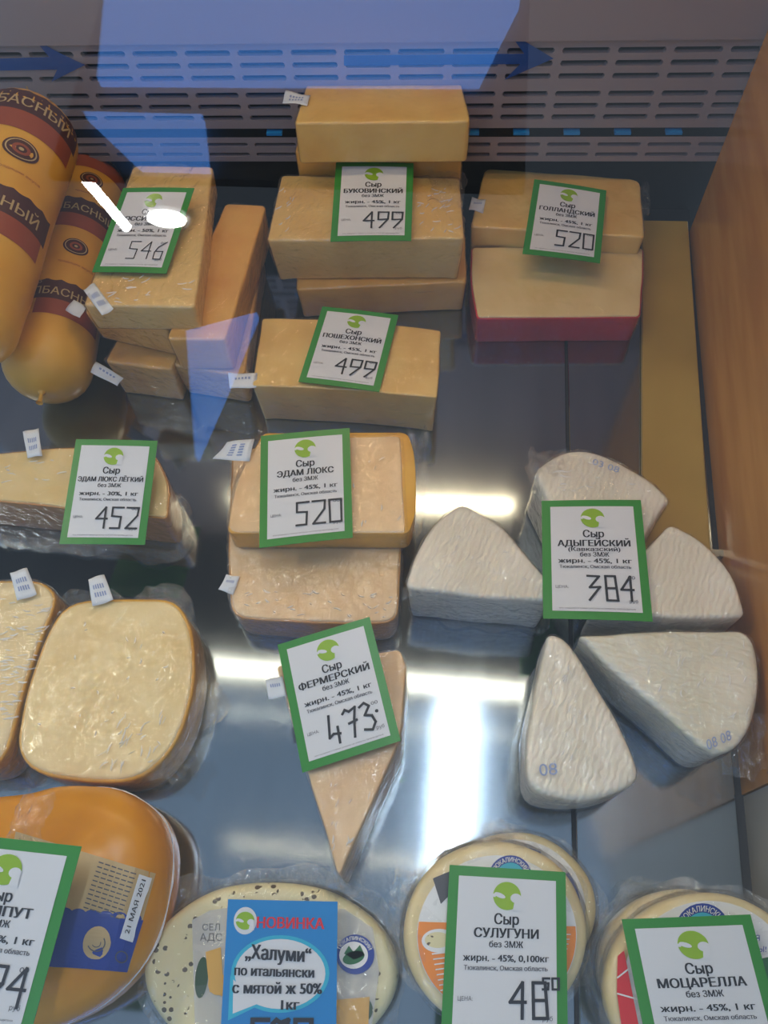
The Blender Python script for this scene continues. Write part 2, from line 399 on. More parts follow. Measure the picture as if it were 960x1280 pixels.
for (fa, fb) in ((lambda y: -1.05, lambda y: seam_x(y) - .0012), (lambda y: seam_x(y) + .0012, lambda y: wall_x(y) - .006)):
    V, Fc = extrude([(fa(-.45), -.45, -.004), (fb(-.45), -.45, -.004), (fb(.715), .715, -.004), (fa(.715), .715, -.004)], Vector((0, 0, .004)))
    o = link('steel_plate', V, Fc, M['steel'], floor)
    bvm = o.modifiers.new('edge', 'BEVEL'); bvm.width = .0008
# back wall
back = struct(link('wall_back', *extrude([W(uL, -.05, -.03), W(uR + .02, -.05, -.03), W(uR + .02, .75, -.03), W(uL, .75, -.03)], -N * .02), M['dark']))
back['_o'] = (0, 0, 0)
def pad(u0, u1, z0, z1, d0, d1): return extrude([W(u0, z0, d0), W(u1, z0, d0), W(u1, z1, d0), W(u0, z1, d0)], N * (d1 - d0))
link('upper_panel', *pad(uL, uR, .196, .75, -.02, .004), M['grille'], back)
def grille(rows, zlo, zhi, sl, sh, d):
    V, Fc = [], []; edges = [zlo] + [(a + b_) / 2 for a, b_ in zip(rows, rows[1:])] + [zhi]
    for ri, zc in enumerate(rows):
        za, zb = edges[ri], edges[ri + 1]
        for k in range(-17, 4):
            ua = uc0 + (k - .5) * pitch; ub = ua + pitch; uc = (ua + ub) / 2; S, R = [], []; r = sh / 2
            ub2 = min(ub, uR)
            for i in range(24):
                t = 2 * math.pi * i / 24; c_, s_ = math.cos(t), math.sin(t)
                S.append((min(uc + (sl / 2 - r) * (1 if c_ > 0 else -1) + r * c_, ub2 - .0005), zc + r * s_))
                f_ = 1 / max(abs(c_), abs(s_)); x = uc + (ub - ua) / 2 * c_ * f_; z = (zb if s_ > 0 else za) if abs(s_) * f_ > .999 else (za + zb) / 2 + (zb - za) / 2 * s_ * f_
                R.append((min(x, ub2), z))
            b0 = len(V)
            V += [W(*p, d) for p in S] + [W(*p, d) for p in R] + [W(*p, d - .006) for p in S]
            for i in range(24):
                j = (i + 1) % 24; Fc += [(b0 + i, b0 + j, b0 + 24 + j, b0 + 24 + i), (b0 + i, b0 + 48 + i, b0 + 48 + j, b0 + j)]
    return V, Fc
link('slotted_panel', *grille([.1232, .1345, .1462, .1628, .1745, .1858], .112, .196, .0435, .0054, 0), M['grille'], back)
link('lower_slotted_panel', *grille([.0853, .0962], .0775, .1045, .0435, .0042, .003), M['grille'], back)
# air-flow arrows stuck on the slotted panel
def wpoly(pts, d): return [W(*on_wall(*p), d) for p in pts]
for lab, pts in (('blue arrow strip on the slotted back panel, its head above the middle cheese stack', [(430, 68), (655, 66), (635, 38), (692, 72), (630, 99), (650, 79), (430, 81)]),
                 ('blue arrow strip on the slotted back panel above the two cheese rolls', [(-60, 74), (62, 70), (42, 47), (77, 66), (107, 80), (65, 101), (72, 86), (-60, 88)])):
    pr = Print().poly(pts); o = link('arrow_decal', [W(*on_wall(u, v), .0016) for u, v in pr.V], pr.F, M['decal'], back); o['label'] = lab
for k in range(-6, 3):
    u0 = uc0 + pitch * (k + .02); link('blue_reflection_bar', *pad(u0 - .008, u0 + .008, .1068, .1092, -.004, .004), M['bluetag'], back)  # blue bars paint in reflections along the dark rail gap
# right wall: tan laminate panel, then grey metal, following the slope of the front pane
PN = Vector((0, -.77, .64)).normalized(); PC = .2
def pane_y(z, off=0): return (PN.z * z - PC - off) / -PN.y
yc = P(927, 992, 0).y
def side(ya, yb, m, name, parent=None, inset=0):
    z_at = lambda y: min(.745, (PC + .004 - PN.y * y) / PN.z if False else ((-PN.y) * y + PC) / PN.z - .01)
    pts = [(wall_x(ya) + inset, ya, -.004), (wall_x(yb) + inset, yb, -.004), (wall_x(yb) + inset, yb, z_at(yb))]
    ys = [(.745 + .01) * PN.z / -PN.y - PC / -PN.y]
    if ya < ys[0] < yb: pts.append((wall_x(ys[0]) + inset, ys[0], .745))
    pts.append((wall_x(ya) + inset, ya, z_at(ya)))
    return link(name, *extrude(pts, Vector((.018, 0, 0))), m, parent)
wr = struct(side(yc, .718, M['wallside'], 'wall_right')); wr['_o'] = (0, 0, 0)
side(-.14, yc - .001, M['grey'], 'grey_side_panel', wr, .001)
v, f = extrude([P(896, 690, .0) + Vector((0, 0, .001)), P(924, 693, 0) + Vector((0, 0, .001)), P(924, 698, 0) + Vector((0, 0, .001)), P(896, 695, 0) + Vector((0, 0, .001))], Vector((0, 0, .003)))
# ceiling of the case, closing it above the pane
struct(link('ceiling', *box(-1.1, .28, .385, .80, .752, .78), M['rubber']))
bw = [P(803, 275, .006), P(860, 276, .006), P(889, 690, .006), P(803, 690, .006)]  # flat tan strip laid over the steel along the side wall
t = thing('tan_strip', 'tan strip lying flat along the tan side wall', 'board', (bw[0] + bw[2]) / 2 - Vector((0, 0, .006)))
o = link('board', *extrude([p - Vector((0, 0, .0058)) for p in bw], Vector((0, 0, .0058))), M['board'], t)
mb = o.modifiers.new('edge', 'BEVEL'); mb.width = .0008
link('metal_end_strip', *extrude([P(889, 690, .0002), P(917, 692, .0002), P(917, 699, .0002), P(803, 699, .0002), P(803, 690, .0002)], Vector((0, 0, .005))), M['steel'], t)

# front glass pane
g0 = Vector((-.9, pane_y(.01), .01)); 
pts = [Vector((-1.0, pane_y(.01), .01)), Vector((.215, pane_y(.01), .01)), Vector((.245, pane_y(.748), .748)), Vector((-1.0, pane_y(.748), .748))]
struct(link('window_1', *extrude(pts, PN * .005), M['glass']))

# ------------------------------------------------------------------ lamps and the lit sign of the shop (seen as reflections in pane and steel, bar one added fill lamp)
def lampbox(name, label, x0, x1, y0, y1, z, strength, c=(1, .97, .92), frame=.012):
    t = thing(name, label, 'lamp', ((x0 + x1) / 2, (y0 + y1) / 2, z))
    link('housing', *box(x0 - frame, x1 + frame, y0 - frame, y1 + frame, z + .002, z + .05), M['tagwhite'], t)
    link('diffuser', *box(x0, x1, y0, y1, z - .006, z + .0018), plain(name + '_light', c, .5, 0, strength), t); return t
lampbox('ceiling_lamp', 'long white ceiling lamp above the case, mirrored as a streak in the steel', .075, .132, .17, 1.25, 2.0, 34, (.93, .97, 1))
lampbox('ceiling_lamp', 'added warm white fill lamp, out of view over the left end of the case', -1.95, -1.77, .15, 1.2, 2.0, 34, (1, .88, .70))  # added lamp, never seen, brightens the cheeses from the upper left
a, b2 = Vector((-1.156, -1.4385, 2.0)), Vector((-1.098, -1.675, 2.0)); dd = (b2 - a).normalized(); nn = Vector((-dd.y, dd.x, 0)) * .014
t = thing('tube_lamp', 'bare white tube lamp mirrored in the front pane over the rolls', 'lamp', (a + b2) / 2)
V, Fc = [], []
for i in range(12):
    an = 2 * math.pi * i / 12; q = nn * math.cos(an) + Vector((0, 0, .017)) * math.sin(an); V += [a + q, b2 + q]
for i in range(12): j = (i + 1) % 12; Fc.append((2 * i, 2 * i + 1, 2 * j + 1, 2 * j))
link('tube', V, Fc, plain('tube_light', (1, 1, 1), .5, 0, 40), t)
for e, s_ in ((a, -1), (b2, 1)):
    V, Fc = extrude([e + nn * math.cos(i * .785) * 1.2 + Vector((0, 0, .02)) * math.sin(i * .785) for i in range(8)], dd * .02 * s_); link('end_cap', V, Fc, M['tagwhite'], t)
t = thing('round_lamp', 'round white ceiling lamp mirrored in the front pane over the price tag', 'lamp', (-.946, -1.631, 2.0))
c = Vector((-.950, -1.632, 2.0))
link('diffuser', *extrude([c + Vector((.064 * math.cos(i * .2618), .036 * math.sin(i * .2618), 0)) for i in range(24)], Vector((0, 0, .01))), plain('round_light', (1, .98, .9), .5, 0, 40), t)
link('housing', *extrude([c + Vector((.085 * math.cos(i * .2618), .056 * math.sin(i * .2618), .0105)) for i in range(24)], Vector((0, 0, .05))), M['tagwhite'], t)
t = thing('shop_sign', 'large backlit blue sign board mirrored in the front pane', 'sign', (-.45, -1.2, 1.8))
blue = plain('backlit_blue', (.10, .33, .95), .5, 0, 2.6)
def slant(p): return [Vector((x, -1.2, z)) for x, z in p]
link('backlit_panel', *extrude(slant([(-1.07, 2.41), (-1.02, 2.10), (.03, 2.12), (.13, 2.43), (.13, 2.7), (-1.07, 2.7)]), Vector((0, -.03, 0))), blue, t)
link('backlit_panel', *extrude(slant([(-1.03, 1.975), (-.70, 1.975), (-.655, 1.80), (-.84, 1.80)]), Vector((0, -.03, 0))), blue, t)
link('backlit_panel', *extrude(slant([(-.62, 1.30), (-.46, 1.36), (-.50, 1.16), (-.54, .98)]), Vector((0, -.03, 0))), blue, t)
link('back_board', *box(-1.1, .16, -1.26, -1.235, 1.79, 2.72), M['grey'], t)
t = thing('case_lamp', 'warm strip lamp high on the back wall of the case', 'lamp', W(uc0 - .15, .585, .01))
link('housing', *pad(uc0 - .50, uc0 + .03, .577, .607, .0041, .014), M['tagwhite'], t)
link('diffuser', *pad(uc0 - .49, uc0 + .02, .586, .596, .0142, .024), plain('warm_light', (1, .72, .40), .5, 0, 20), t)

t = thing('strip_lamp', 'warm white strip lamp under the front edge of the case ceiling', 'lamp', (-.4, .41, .752))
link('housing', *box(-1.0, .2, .395, .425, .742, .7515), M['tagwhite'], t)
link('diffuser', *box(-.99, .19, .405, .413, .740, .7418), plain('strip_light', (1, .82, .56), .5, 0, 18), t)
# ------------------------------------------------------------------ cheeses
SEED = [0]
SURF = {}
def block(name, label, pts, zt, zb, m, fm='film', cr=.004, er=.0022, taper=0, dome=0, group=None, nz=.0007, rind=None, rind_pts=None, key=None, fo=.0007, tilt=(0, 0), cat='cheese', film_on=True, part='cheese_body', rind_drop=.0012, er0=None):
    SEED[0] += 1; s = SEED[0]
    wp = px(pts, zt); cx = sum(p[0] for p in wp) / len(wp); cy = sum(p[1] for p in wp) / len(wp)
    t = thing(name, label, cat, (cx, cy, zb), group)
    V, Fc, c = slab(wp, zb + .0004, zt, cr, er, er0, taper, 0, dome, nz, 35, s, tilt=tilt)
    link(part, V, Fc, m, t, True)
    if rind:
        rp = px(rind_pts, zt) if rind_pts else wp
        V2, F2, _ = slab(rp, zb + .0001, zt - rind_drop, cr, er * .5, er0, taper, .0014, 0, nz * .5, 35, s, tilt=tilt)
        link('rind', V2, F2, rind, t, True)
    if film_on:
        V3, F3, _ = slab(wp, zb + .0002, zt + fo, cr, er + fo, er0, taper, fo + (.0016 if rind else 0), dome, nz, 35, s, step=.004, tilt=tilt, crumple=.0028 if fm == 'film2' else .0013)
        link('cling_film', V3, F3, M[fm], t, True)
    if key: SURF[key] = (V, Fc)
    return t
def gather(t, at, z, size, seed, m='film2'):
    """bunched end of the film standing off the cheese"""
    V, Fc = [], []; c = P(*at, z); g = 12
    for j in range(g + 1):
        for i in range(g + 1):
            u, v_ = i / g - .5, j / g - .5; rr = max(abs(u), abs(v_)) * 2
            q = Vector((u * size[0] * (1 + .4 * noise.noise(Vector((u * 3, v_ * 3, seed)))), v_ * size[1] * (1 + .4 * noise.noise(Vector((u * 4, v_ * 3, seed + 9)))), 0))
            q.z = size[2] * (.6 * noise.noise(Vector((u * 7, v_ * 7, seed * 3.3))) + .35 * (1 - rr)); V.append(c + q)
    for j in range(g):
        for i in range(g): a = j * (g + 1) + i; Fc.append((a, a + 1, a + g + 2, a + g + 1))
    o = link('film_fold', V, Fc, M[m], t, True); return o

# middle back stack
t = block('cheese_block', 'yellow cheese block on top of the tall middle stack, white sticker on its left corner', [(384, 104, .004), (574, 91, .012), (588, 152, .006), (368, 154, .004)], .155, .114, M['yellow'], key='A1')
sticker(t, [(357, 114), (388, 119), (384, 132), (353, 128)], .157)
block('cheese_block', 'cheese block second from the top of the middle stack, mostly hidden by the tag', [(378, 150), (572, 150), (578, 188), (369, 190)], .1135, .072, M['yellow2'])
block('cheese_block', 'cheese block hidden behind the stack carrying the Буковинский tag', [(392, 226), (560, 226), (570, 240), (386, 241)], .0715, .0, M['yellow2'], film_on=False)
t = block('cheese_block', 'broad pale cheese block directly under the tag Буковинский, crinkled film on its right end', [(352, 219), (574, 222), (580, 298), (334, 300)], .092, .0405, M['yellow'], taper=.004, fm='film2', key='B1')
gather(t, (560, 235), .096, (.035, .05, .008), 3)
block('cheese_block', 'orange-yellow cheese block at the bottom of the middle stack, below the Буковинский block', [(372, 300), (581, 292), (583, 352), (371, 362)], .040, .0, M['yellow2'], taper=.002, dome=.0)
# right back pair
t = block('cheese_block', 'yellow cheese block at the back right behind the red-rimmed one, under the tag Голландский', [(607, 210, .008), (800, 224, .012), (806, 296, .004), (588, 283, .006)], .056, .0, M['yellow'], taper=.002, fm='film', key='C1')
sticker(t, [(590, 247), (607, 250), (604, 266), (586, 262)], .057, 1)
gather(t, (800, 250), .05, (.02, .05, .012), 5)
t = block('cheese_block', 'pale cheese half in bright red wax, front right of the back row', [(591, 309), (803, 310), (803, 345, .02), (799, 394, .004), (598, 396, .004), (589, 350, .02)], .034, .0, M['cream'], rind=M['red'], er=.0012, taper=.001, rind_drop=.0018, key='C2')
# Poshekhonsky
t = block('cheese_block', 'lone yellow cheese block with sharp edges carrying the tag Пошехонский', [(328, 398, .003), (440, 399, .02), (551, 413, .003), (546, 497, .003), (440, 487, .03), (315, 482, .003)], .052, .0, M['yellow'], er=.0012, taper=.003, key='D', film_on=True)
sticker(t, [(285, 466), (322, 467), (320, 484), (287, 486)], .052, 1)
# left stacks
t = block('cheese_block', 'long cheese block topmost of the left stack, under the tag with lamp glare', [(167, 206, .008), (266, 208, .006), (244, 384, .006), (104, 382, .004)], .115, .0855, M['yellow'], taper=.002, fm='film2', key='L1')
sticker(t, [(104, 362), (118, 354), (142, 386), (128, 395)], .1165)
t = block('cheese_block', 'cheese block in the middle of the left stack, between the topmost and the lowest', [(158, 250), (258, 252), (208, 412), (106, 390)], .085, .0485, M['yellow2'], taper=.003, fm='film2')
sticker(t, [(92, 374), (107, 384), (100, 398), (82, 388)], .087, 0)
t = block('cheese_block', 'lowest cheese block of the left stack, in crinkled film beside the roll end', [(170, 380), (250, 380), (214, 462), (131, 452)], .048, .0, M['yellow2'], taper=.003, fm='film2')
sticker(t, [(120, 452), (154, 472), (147, 483), (113, 465)], .049, 1)
t = block('cheese_block', 'long smooth cheese block lying between the left stack and the middle stack', [(282, 254, .005), (333, 256, .006), (282, 424, .004), (208, 424, .005)], .088, .0465, M['yellow2'], taper=.002, key='R1')
t = block('cheese_block', 'cheese block under the long smooth block, its front end in crinkled film', [(285, 300), (328, 300), (306, 470, .01), (212, 456, .008)], .046, .0, M['yellow2'], taper=.005, fm='film2')
gather(t, (306, 440), .044, (.016, .04, .008), 8)
# left, light edam
t = block('cheese_block', 'pale cheese half at the left edge, under the tag Эдам люкс лёгкий', [(-60, 574), (0, 567, .02), (92, 558, .03), (192, 568, .01), (211, 606, .02), (207, 646, .003), (-60, 618, .003)], .045, .0, M['cream'], rind=M['paper_rind'], er=.0012, taper=.001, key='E3')
sticker(t, [(29, 540), (48, 535), (53, 570), (34, 572)], .050)
V, Fc = skirt(px([(-60, 600), (92, 600), (190, 600), (222, 640), (222, 690), (-60, 664)], .003), .003, .004, .016, 3); link('film_edge', V, Fc, M['skirt'], t, True)
# centre, edam halves
t = block('cheese_block', 'peach-pale cheese half with yellow rind under the tag Эдам люкс, upper of two', [(326, 549, .004), (500, 545, .004), (506, 665, .003), (284, 665, .01), (295, 600, .02)], .062, .037, M['peach'], key='E1', er=.0012, taper=.0, rind=M['rind'], rind_pts=[(330, 542), (508, 541, .006), (517, 570, .02), (518, 640, .02), (509, 664), (286, 664), (297, 600, .02)])
sticker(t, [(266, 574), (284, 553), (318, 548), (312, 576)], .064)
gather(t, (518, 600), .055, (.018, .09, .012), 4)
t = block('cheese_block', 'peach-pale cheese half in crinkled film just below the tag Эдам люкс, lower of two', [(292, 560), (502, 570), (499, 690, .004), (495, 776, .012), (400, 778, .03), (291, 769, .012), (287, 690, .01)], .0365, .0, M['peach'], key='E2', er=.0015, fm='film2', rind=M['paper_rind'], taper=.001)
sticker(t, [(283, 718), (300, 721), (291, 743), (273, 737)], .038, 1)
# left bottom rounded halves
t = block('cheese_block', 'rounded pale cheese half cut off by the left edge, crinkled shiny film', [(-90, 735, .02), (0, 727), (50, 727, .01), (70, 745, .012), (48, 800, .02), (26, 862, .02), (6, 945, .02), (-20, 962, .02), (-110, 960)], .038, .0, M['cream'], fm='film2', rind=M['rind'], er=.003, key='G1')
sticker(t, [(12, 716), (34, 710), (46, 743), (22, 751)], .042)
V, Fc = skirt(px([(-90, 735), (46, 735), (62, 760), (20, 870), (-8, 945), (-100, 950)], .003), .003, .001, .004, 5); link('film_edge', V, Fc, M['skirt'], t, True)
t = block('cheese_block', 'large rounded-square cheese half with a smooth pale cut face, lower left', [(84, 755, .02), (130, 749, .03), (218, 750, .015), (238, 785, .015), (243, 850, .03), (222, 925, .02), (180, 972, .02), (120, 977, .03), (42, 965, .02), (22, 932, .01), (35, 860, .03), (60, 790, .02)], .038, .0, M['cream'], rind=M['rind'], er=.003, key='G2', fm='film')
sticker(t, [(110, 724), (130, 718), (142, 750), (116, 758)], .042)
V, Fc = skirt(px([(84, 760, .02), (218, 756, .02), (240, 790, .02), (243, 860, .03), (200, 970, .03), (60, 970, .02), (30, 930, .02), (50, 800, .02)], .003), .004, .006, .028, 6, lift=.008); link('film_edge', V, Fc, M['skirt'], t, True)
gather(t, (212, 950), .03, (.03, .03, .012), 11)
# farmhouse wedge
t = block('cheese_wedge', 'long narrow beige cheese wedge pointing down, under the tag Фермерский', [(345, 832, .004), (500, 812, .004), (508, 835, .004), (500, 925, .01), (424, 1096, .004)], .060, .0, M['farm'], key='F', er=.0015, taper=-.001)
sticker(t, [(332, 850), (353, 845), (358, 870), (336, 874)], .063, 1)
gather(t, (432, 1092), .03, (.02, .03, .01), 17)
# white wedges
WG = 'white curd cheese wedges around the Адыгейский tag'
t = block('cheese_wedge', 'white curd cheese wedge behind the Адыгейский tag, furthest back of the five', [(668, 590, .008), (700, 563, .02), (745, 562, .02), (800, 590, .02), (838, 622, .006), (808, 668, .01), (745, 740, .004)], .060, .0, M['white'], group=WG, er=.004, taper=0, fm='film2', nz=.0015, key='W1')
gather(t, (682, 580), .058, (.03, .03, .012), 21)
t = block('cheese_wedge', 'white curd cheese wedge beside the tan wall, right of the Адыгейский tag', [(740, 758, .004), (838, 654, .006), (880, 678, .02), (915, 715, .02), (933, 770, .006), (840, 772, .004)], .060, .0, M['white'], group=WG, er=.003, taper=.001, nz=.0012, key='W2')
t = block('cheese_wedge', 'white curd cheese wedge left of the Адыгейский tag, pinkish cut side to the front', [(578, 629, .008), (625, 655, .01), (694, 735, .004), (690, 752, .004), (600, 746, .01), (506, 734, .006), (517, 695, .02), (540, 655, .02)], .061, .0, M['white'], group=WG, er=.003, taper=.004, fm='film2', nz=.0012, key='W3')
V, Fc = skirt(px([(540, 700), (640, 720), (680, 780), (560, 770), (520, 740)], .003), .003, .006, .016, 9); link('film_edge', V, Fc, M['skirt'], t, True)
t = block('cheese_wedge', 'white curd cheese wedge standing lowest below the Адыгейский tag, its point up', [(684, 790, .006), (706, 795, .008), (755, 870, .02), (803, 962, .02), (790, 985, .015), (725, 1004, .02), (662, 990, .012), (657, 930, .02)], .060, .0, M['white'], group=WG, er=.004, er0=.012, taper=.001, nz=.0013, key='W4')
t = block('cheese_wedge', 'white curd cheese wedge with strong ribs at the lower right against the tan wall', [(722, 795, .004), (830, 788, .02), (932, 787, .01), (948, 810, .02), (951, 870, .02), (930, 932, .02), (892, 946, .01), (845, 905, .02), (770, 840, .03)], .060, .0, M['white2'], group=WG, er=.004, er0=.006, taper=.002, fm='film2', nz=.0013, key='W5')
gather(t, (930, 930), .045, (.03, .04, .012), 14)
def stamp(key, q, z, name='ink_stamp'): pass

# smoked amber brick, lower left
t = block('cheese_brick', 'glossy amber cheese brick with a tan and navy label, lower left corner', [(-150, 1040, .03), (-60, 990, .03), (20, 985, .03), (60, 972, .03), (140, 975, .03), (186, 1010, .03), (202, 1060, .03), (190, 1140, .04), (165, 1200, .04), (110, 1262, .04), (0, 1310, .04), (-140, 1320, .04)], .066, .0, M['amber'], er=.026, er0=.02, nz=.0008, dome=.012, film_on=False, key='H')
amber = t
V, Fc = SURF['H']; BV = bvh(V, Fc)
def drape(bv, off):
    def fn(u, v):
        r = ray(u, v).normalized(); h = bv.ray_cast(CAM, r)
        if h[0] is None:
            q, n_, _, _ = bv.find_nearest(CAM + r * .48); return q + n_ * off
        return h[0] + h[1] * off
    return fn
def gridprint(q, n_=14, m_=14):
    pr = Print(); b0 = 0
    for j in range(m_ + 1):
        for i in range(n_ + 1):
            u, v = i / n_, j / m_
            pr.V.append(tuple((q[0][k] * (1 - u) + q[1][k] * u) * (1 - v) + (q[3][k] * (1 - u) + q[2][k] * u) * v for k in (0, 1)))
    for j in range(m_):
        for i in range(n_): a = j * (n_ + 1) + i; pr.F.append((a, a + 1, a + n_ + 2, a + n_ + 1))
    return pr
lab = gridprint([(20, 1040), (194, 1092), (160, 1212), (-10, 1200)]).build('label', M['tan'], t, drape(BV, .0006))
q = [(-10, 1135), (178, 1150), (158, 1214), (-14, 1202)]
gridprint(q).build('navy_band', M['navy'], lab, drape(BV, .0009))
pr = Print()
for k in range(9): pr.ell(30 + k * 17, 1137 + k * 1.4, 10, 7, 14)
pr.build('scalloped_edge', M['navy'], lab, drape(BV, .00085))
pr = Print().ell(121, 1178, 17, 21, 24, rot=.3); pr.build('medallion', M['tan'], lab, drape(BV, .0012))
pr = Print().ring(121, 1178, 10, 11.5).ring(121, 1178, 5, 6); pr.ring(151, 1195, 6, 7.5); pr.build('medallion_lines', M['greyink'], lab, drape(BV, .0014))
pr = Print()
for k in range(11):
    u0 = 124 - k * 1.9; v0 = 1078 + k * 5.6
    for j in range(6): 
        a = u0 + j * 8.0; pr.stroke([(a, v0 + j * 2.6), (a + 5.0, v0 + 1.6 + j * 2.6)], 1.5)
pr.build('small_print', M['greyink'], lab, drape(BV, .0010))
st = gridprint([(173, 1093), (188, 1098), (164, 1177), (149, 1172)], 4, 10).build('date_sticker', M['sticker'], lab, drape(BV, .0016))
V2, F2, asp = text2d('21 МАЯ 2021', .01); pr = Print()
for x, y in V2:
    a = (153 + (180 - 155) * x * .84 + 3, 1166 - 66 * x); pr.V.append((a[0] + (y - .5) * -5.5 * .97 + 1.5, a[1] - (y - .5) * 5.5 * .3))
pr.F = list(F2); o = pr.build('date_print', M['ink'], lab, drape(BV, .0020))
gather(t, (35, 1030), .085, (.022, .035, .014), 23)
# pale seam of the packing along the right shoulder
hp = px([(-150, 1040, .03), (-60, 990, .03), (20, 985, .03), (60, 972, .03), (140, 975, .03), (186, 1010, .03), (202, 1060, .03), (190, 1140, .04), (165, 1200, .04), (110, 1262, .04), (0, 1310, .04), (-140, 1320, .04)], .066)
V, Fc = skirt(hp, .034, .001, .002, 31, cr=.03, lift=.0006); o = link('packing_seam', V, Fc, M['labwhite'], t, True); md = o.modifiers.new('t', 'SOLIDIFY'); md.thickness = .0006

# herb cheese wheel
def circ(cx, cy, rx, ry, n_=22, rot=0): return [(cx + rx * math.cos(2 * math.pi * i / n_ + rot), cy + ry * math.sin(2 * math.pi * i / n_ + rot), .01) for i in range(n_)]
def wheel(label, c, r, zt, zb, m, key, fo=.002, fm='film', seed=1, skw=(.003, .014)):
    t = block('round_cheese', label, circ(*c, *r), zt, zb, m, cr=.01, er=.006, er0=.006, key=key, nz=.0008, fm=fm, fo=fo)
    V, Fc = skirt(px(circ(*c, r[0] * 1.0, r[1] * 1.0), zt), (zb + zt) / 2, *skw, seed, cr=.01); link('film_edge', V, Fc, M['skirt'], t, True)
    return t
t = wheel('flat cheese wheel flecked with dark herbs, under the blue tag', (338, 1215), (161, 115), .030, .001, M['herb'], 'K', seed=41, skw=(.006, .018))
kz = .0318
kf = lambda off: (lambda u, v: P(u, v, kz + off))
lab = Print().poly([(240, 1150), (262, 1138), (300, 1132), (430, 1136), (466, 1160), (474, 1215), (462, 1300), (244, 1300)]).build('label', seethrough('milky_label_film', L('dcdce0'), .55, .3), t, kf(0))
pr = Print().text('СЕЛ', 253, 1163, 8, align='l').text('АДС', 250, 1176, 9, align='l'); pr.build('lettering', M['greyink'], lab, kf(.0003))
Print().ell(252, 1222, 8, 26, rot=.1).build('leaf_picture', M['leaf'], lab, kf(.0003)); Print().ell(456, 1262, 10, 14).build('leaf_picture', M['leaf'], lab, kf(.0003))
Print().poly([(257, 1190), (276, 1184), (280, 1246), (262, 1240)]).build('cheese_picture', M['picyellow'], lab, kf(.0005)); Print().ell(272, 1230, 12, 14).build('cheese_picture', M['picyellow'], lab, kf(.0007)); Print().poly([(418, 1250), (462, 1246), (460, 1290), (420, 1290)]).build('cheese_picture', M['picyellow'], lab, kf(.0005))
Print().ell(444, 1193, 24, 25).build('emblem_ring', M['navy'], lab, kf(.0006)); Print().ell(442, 1194, 18, 17).build('emblem_field', M['labwhite'], lab, kf(.0009))
Print().ell(442, 1197, 14, 8, rot=-.3).poly([(430, 1192), (436, 1182), (442, 1190), (450, 1181), (456, 1194), (443, 1200)]).build('emblem_mark', M['dgreen'], lab, kf(.0012))
Print().arctext('ТЮКАЛИНСКИЙ', 443, 1193.5, 18.6, 4.6, -math.pi / 2, 2.5).build('emblem_letters', M['labwhite'], lab, kf(.0012))

# suluguni wheels
def round_label(t, c, R, z, orange=True, emb=None, embr=28):
    f = lambda off: (lambda u, v: P(u, v, z + off))
    lab = Print().ell(*c, R, R * 1.01, 48).build('label', M['labwhite'], t, f(0))
    if orange:
        pr = Print().ell(c[0], c[1], R * .99, R * 1.0, 40, a0=-.12, a1=math.pi + .18); pr.build('orange_field', M['orange'], lab, f(.0004))
        pr = Print(); pr2 = Print()
        for k in range(9):
            pr.stroke([(c[0] - R * .82 + k * 1.5, c[1] + 16 + k * 6.5), (c[0] - R * .55, c[1] + 13 + k * 6.5)], 1.6)
            pr2.stroke([(c[0] + R * .82, c[1] - 2 + k * 6), (c[0] + R * .92 - k * 1.4, c[1] - 2 + k * 6)], 1.2)
        pr.build('small_print', M['labwhite'], lab, f(.0008)); pr2.build('small_print', M['labwhite'], lab, f(.0008))
        Print().ell(c[0] - R * .72, c[1] + 6, 22, 15).build('plate_picture', M['labwhite'], lab, f(.0009)); Print().ell(c[0] - R * .74, c[1] + 5, 16, 10).build('food_picture', M['herb'], lab, f(.0012))
        Print().poly([(c[0] - 80, c[1] - 72), (c[0] - 42, c[1] - 88), (c[0] - 46, c[1] - 66), (c[0] - 60, c[1] - 50), (c[0] - 70, c[1] - 40)]).build('bird_picture', M['greyink'], lab, f(.0006))
    if emb:
        Print().ell(*emb, embr, embr).build('emblem_ring', M['navy'], lab, f(.0010)); Print().ell(*emb, embr * .66, embr * .66).build('emblem_field', M['cyan'], lab, f(.0013))
        Print().arctext('ТЮКАЛИНСКИЙ', *emb, embr * .70, embr * .21, -math.pi / 2, 2.4).build('emblem_letters', M['labwhite'], lab, f(.0014))
    return lab, f
t = wheel('round cheese wheel behind the one under the tag Сулугуни, only its right rim showing', (644, 1138), (103, 100), .028, .001, M['disc'], 'S2', fm='film', seed=51)
lab, f = round_label(t, (644, 1138), 88, .0302, False)
Print().ring(644, 1138, 74, 82, 20, -.62, -.02).build('rim_band', M['navy'], lab, f(.0004)); Print().ring(644, 1138, 60, 80, 12, -1.45, -1.15).build('rim_band', M['navy'], lab, f(.0004))
t = wheel('round cheese wheel with white and orange label under the tag Сулугуни', (620, 1168), (117, 119), .052, .0315, M['disc'], 'S1', seed=52, skw=(.002, .012))
round_label(t, (621, 1170), 100, .0543, True, (638, 1096), 27)
gather(t, (600, 1048), .048, (.05, .022, .012), 31); gather(t, (508, 1120), .045, (.02, .03, .01), 33)
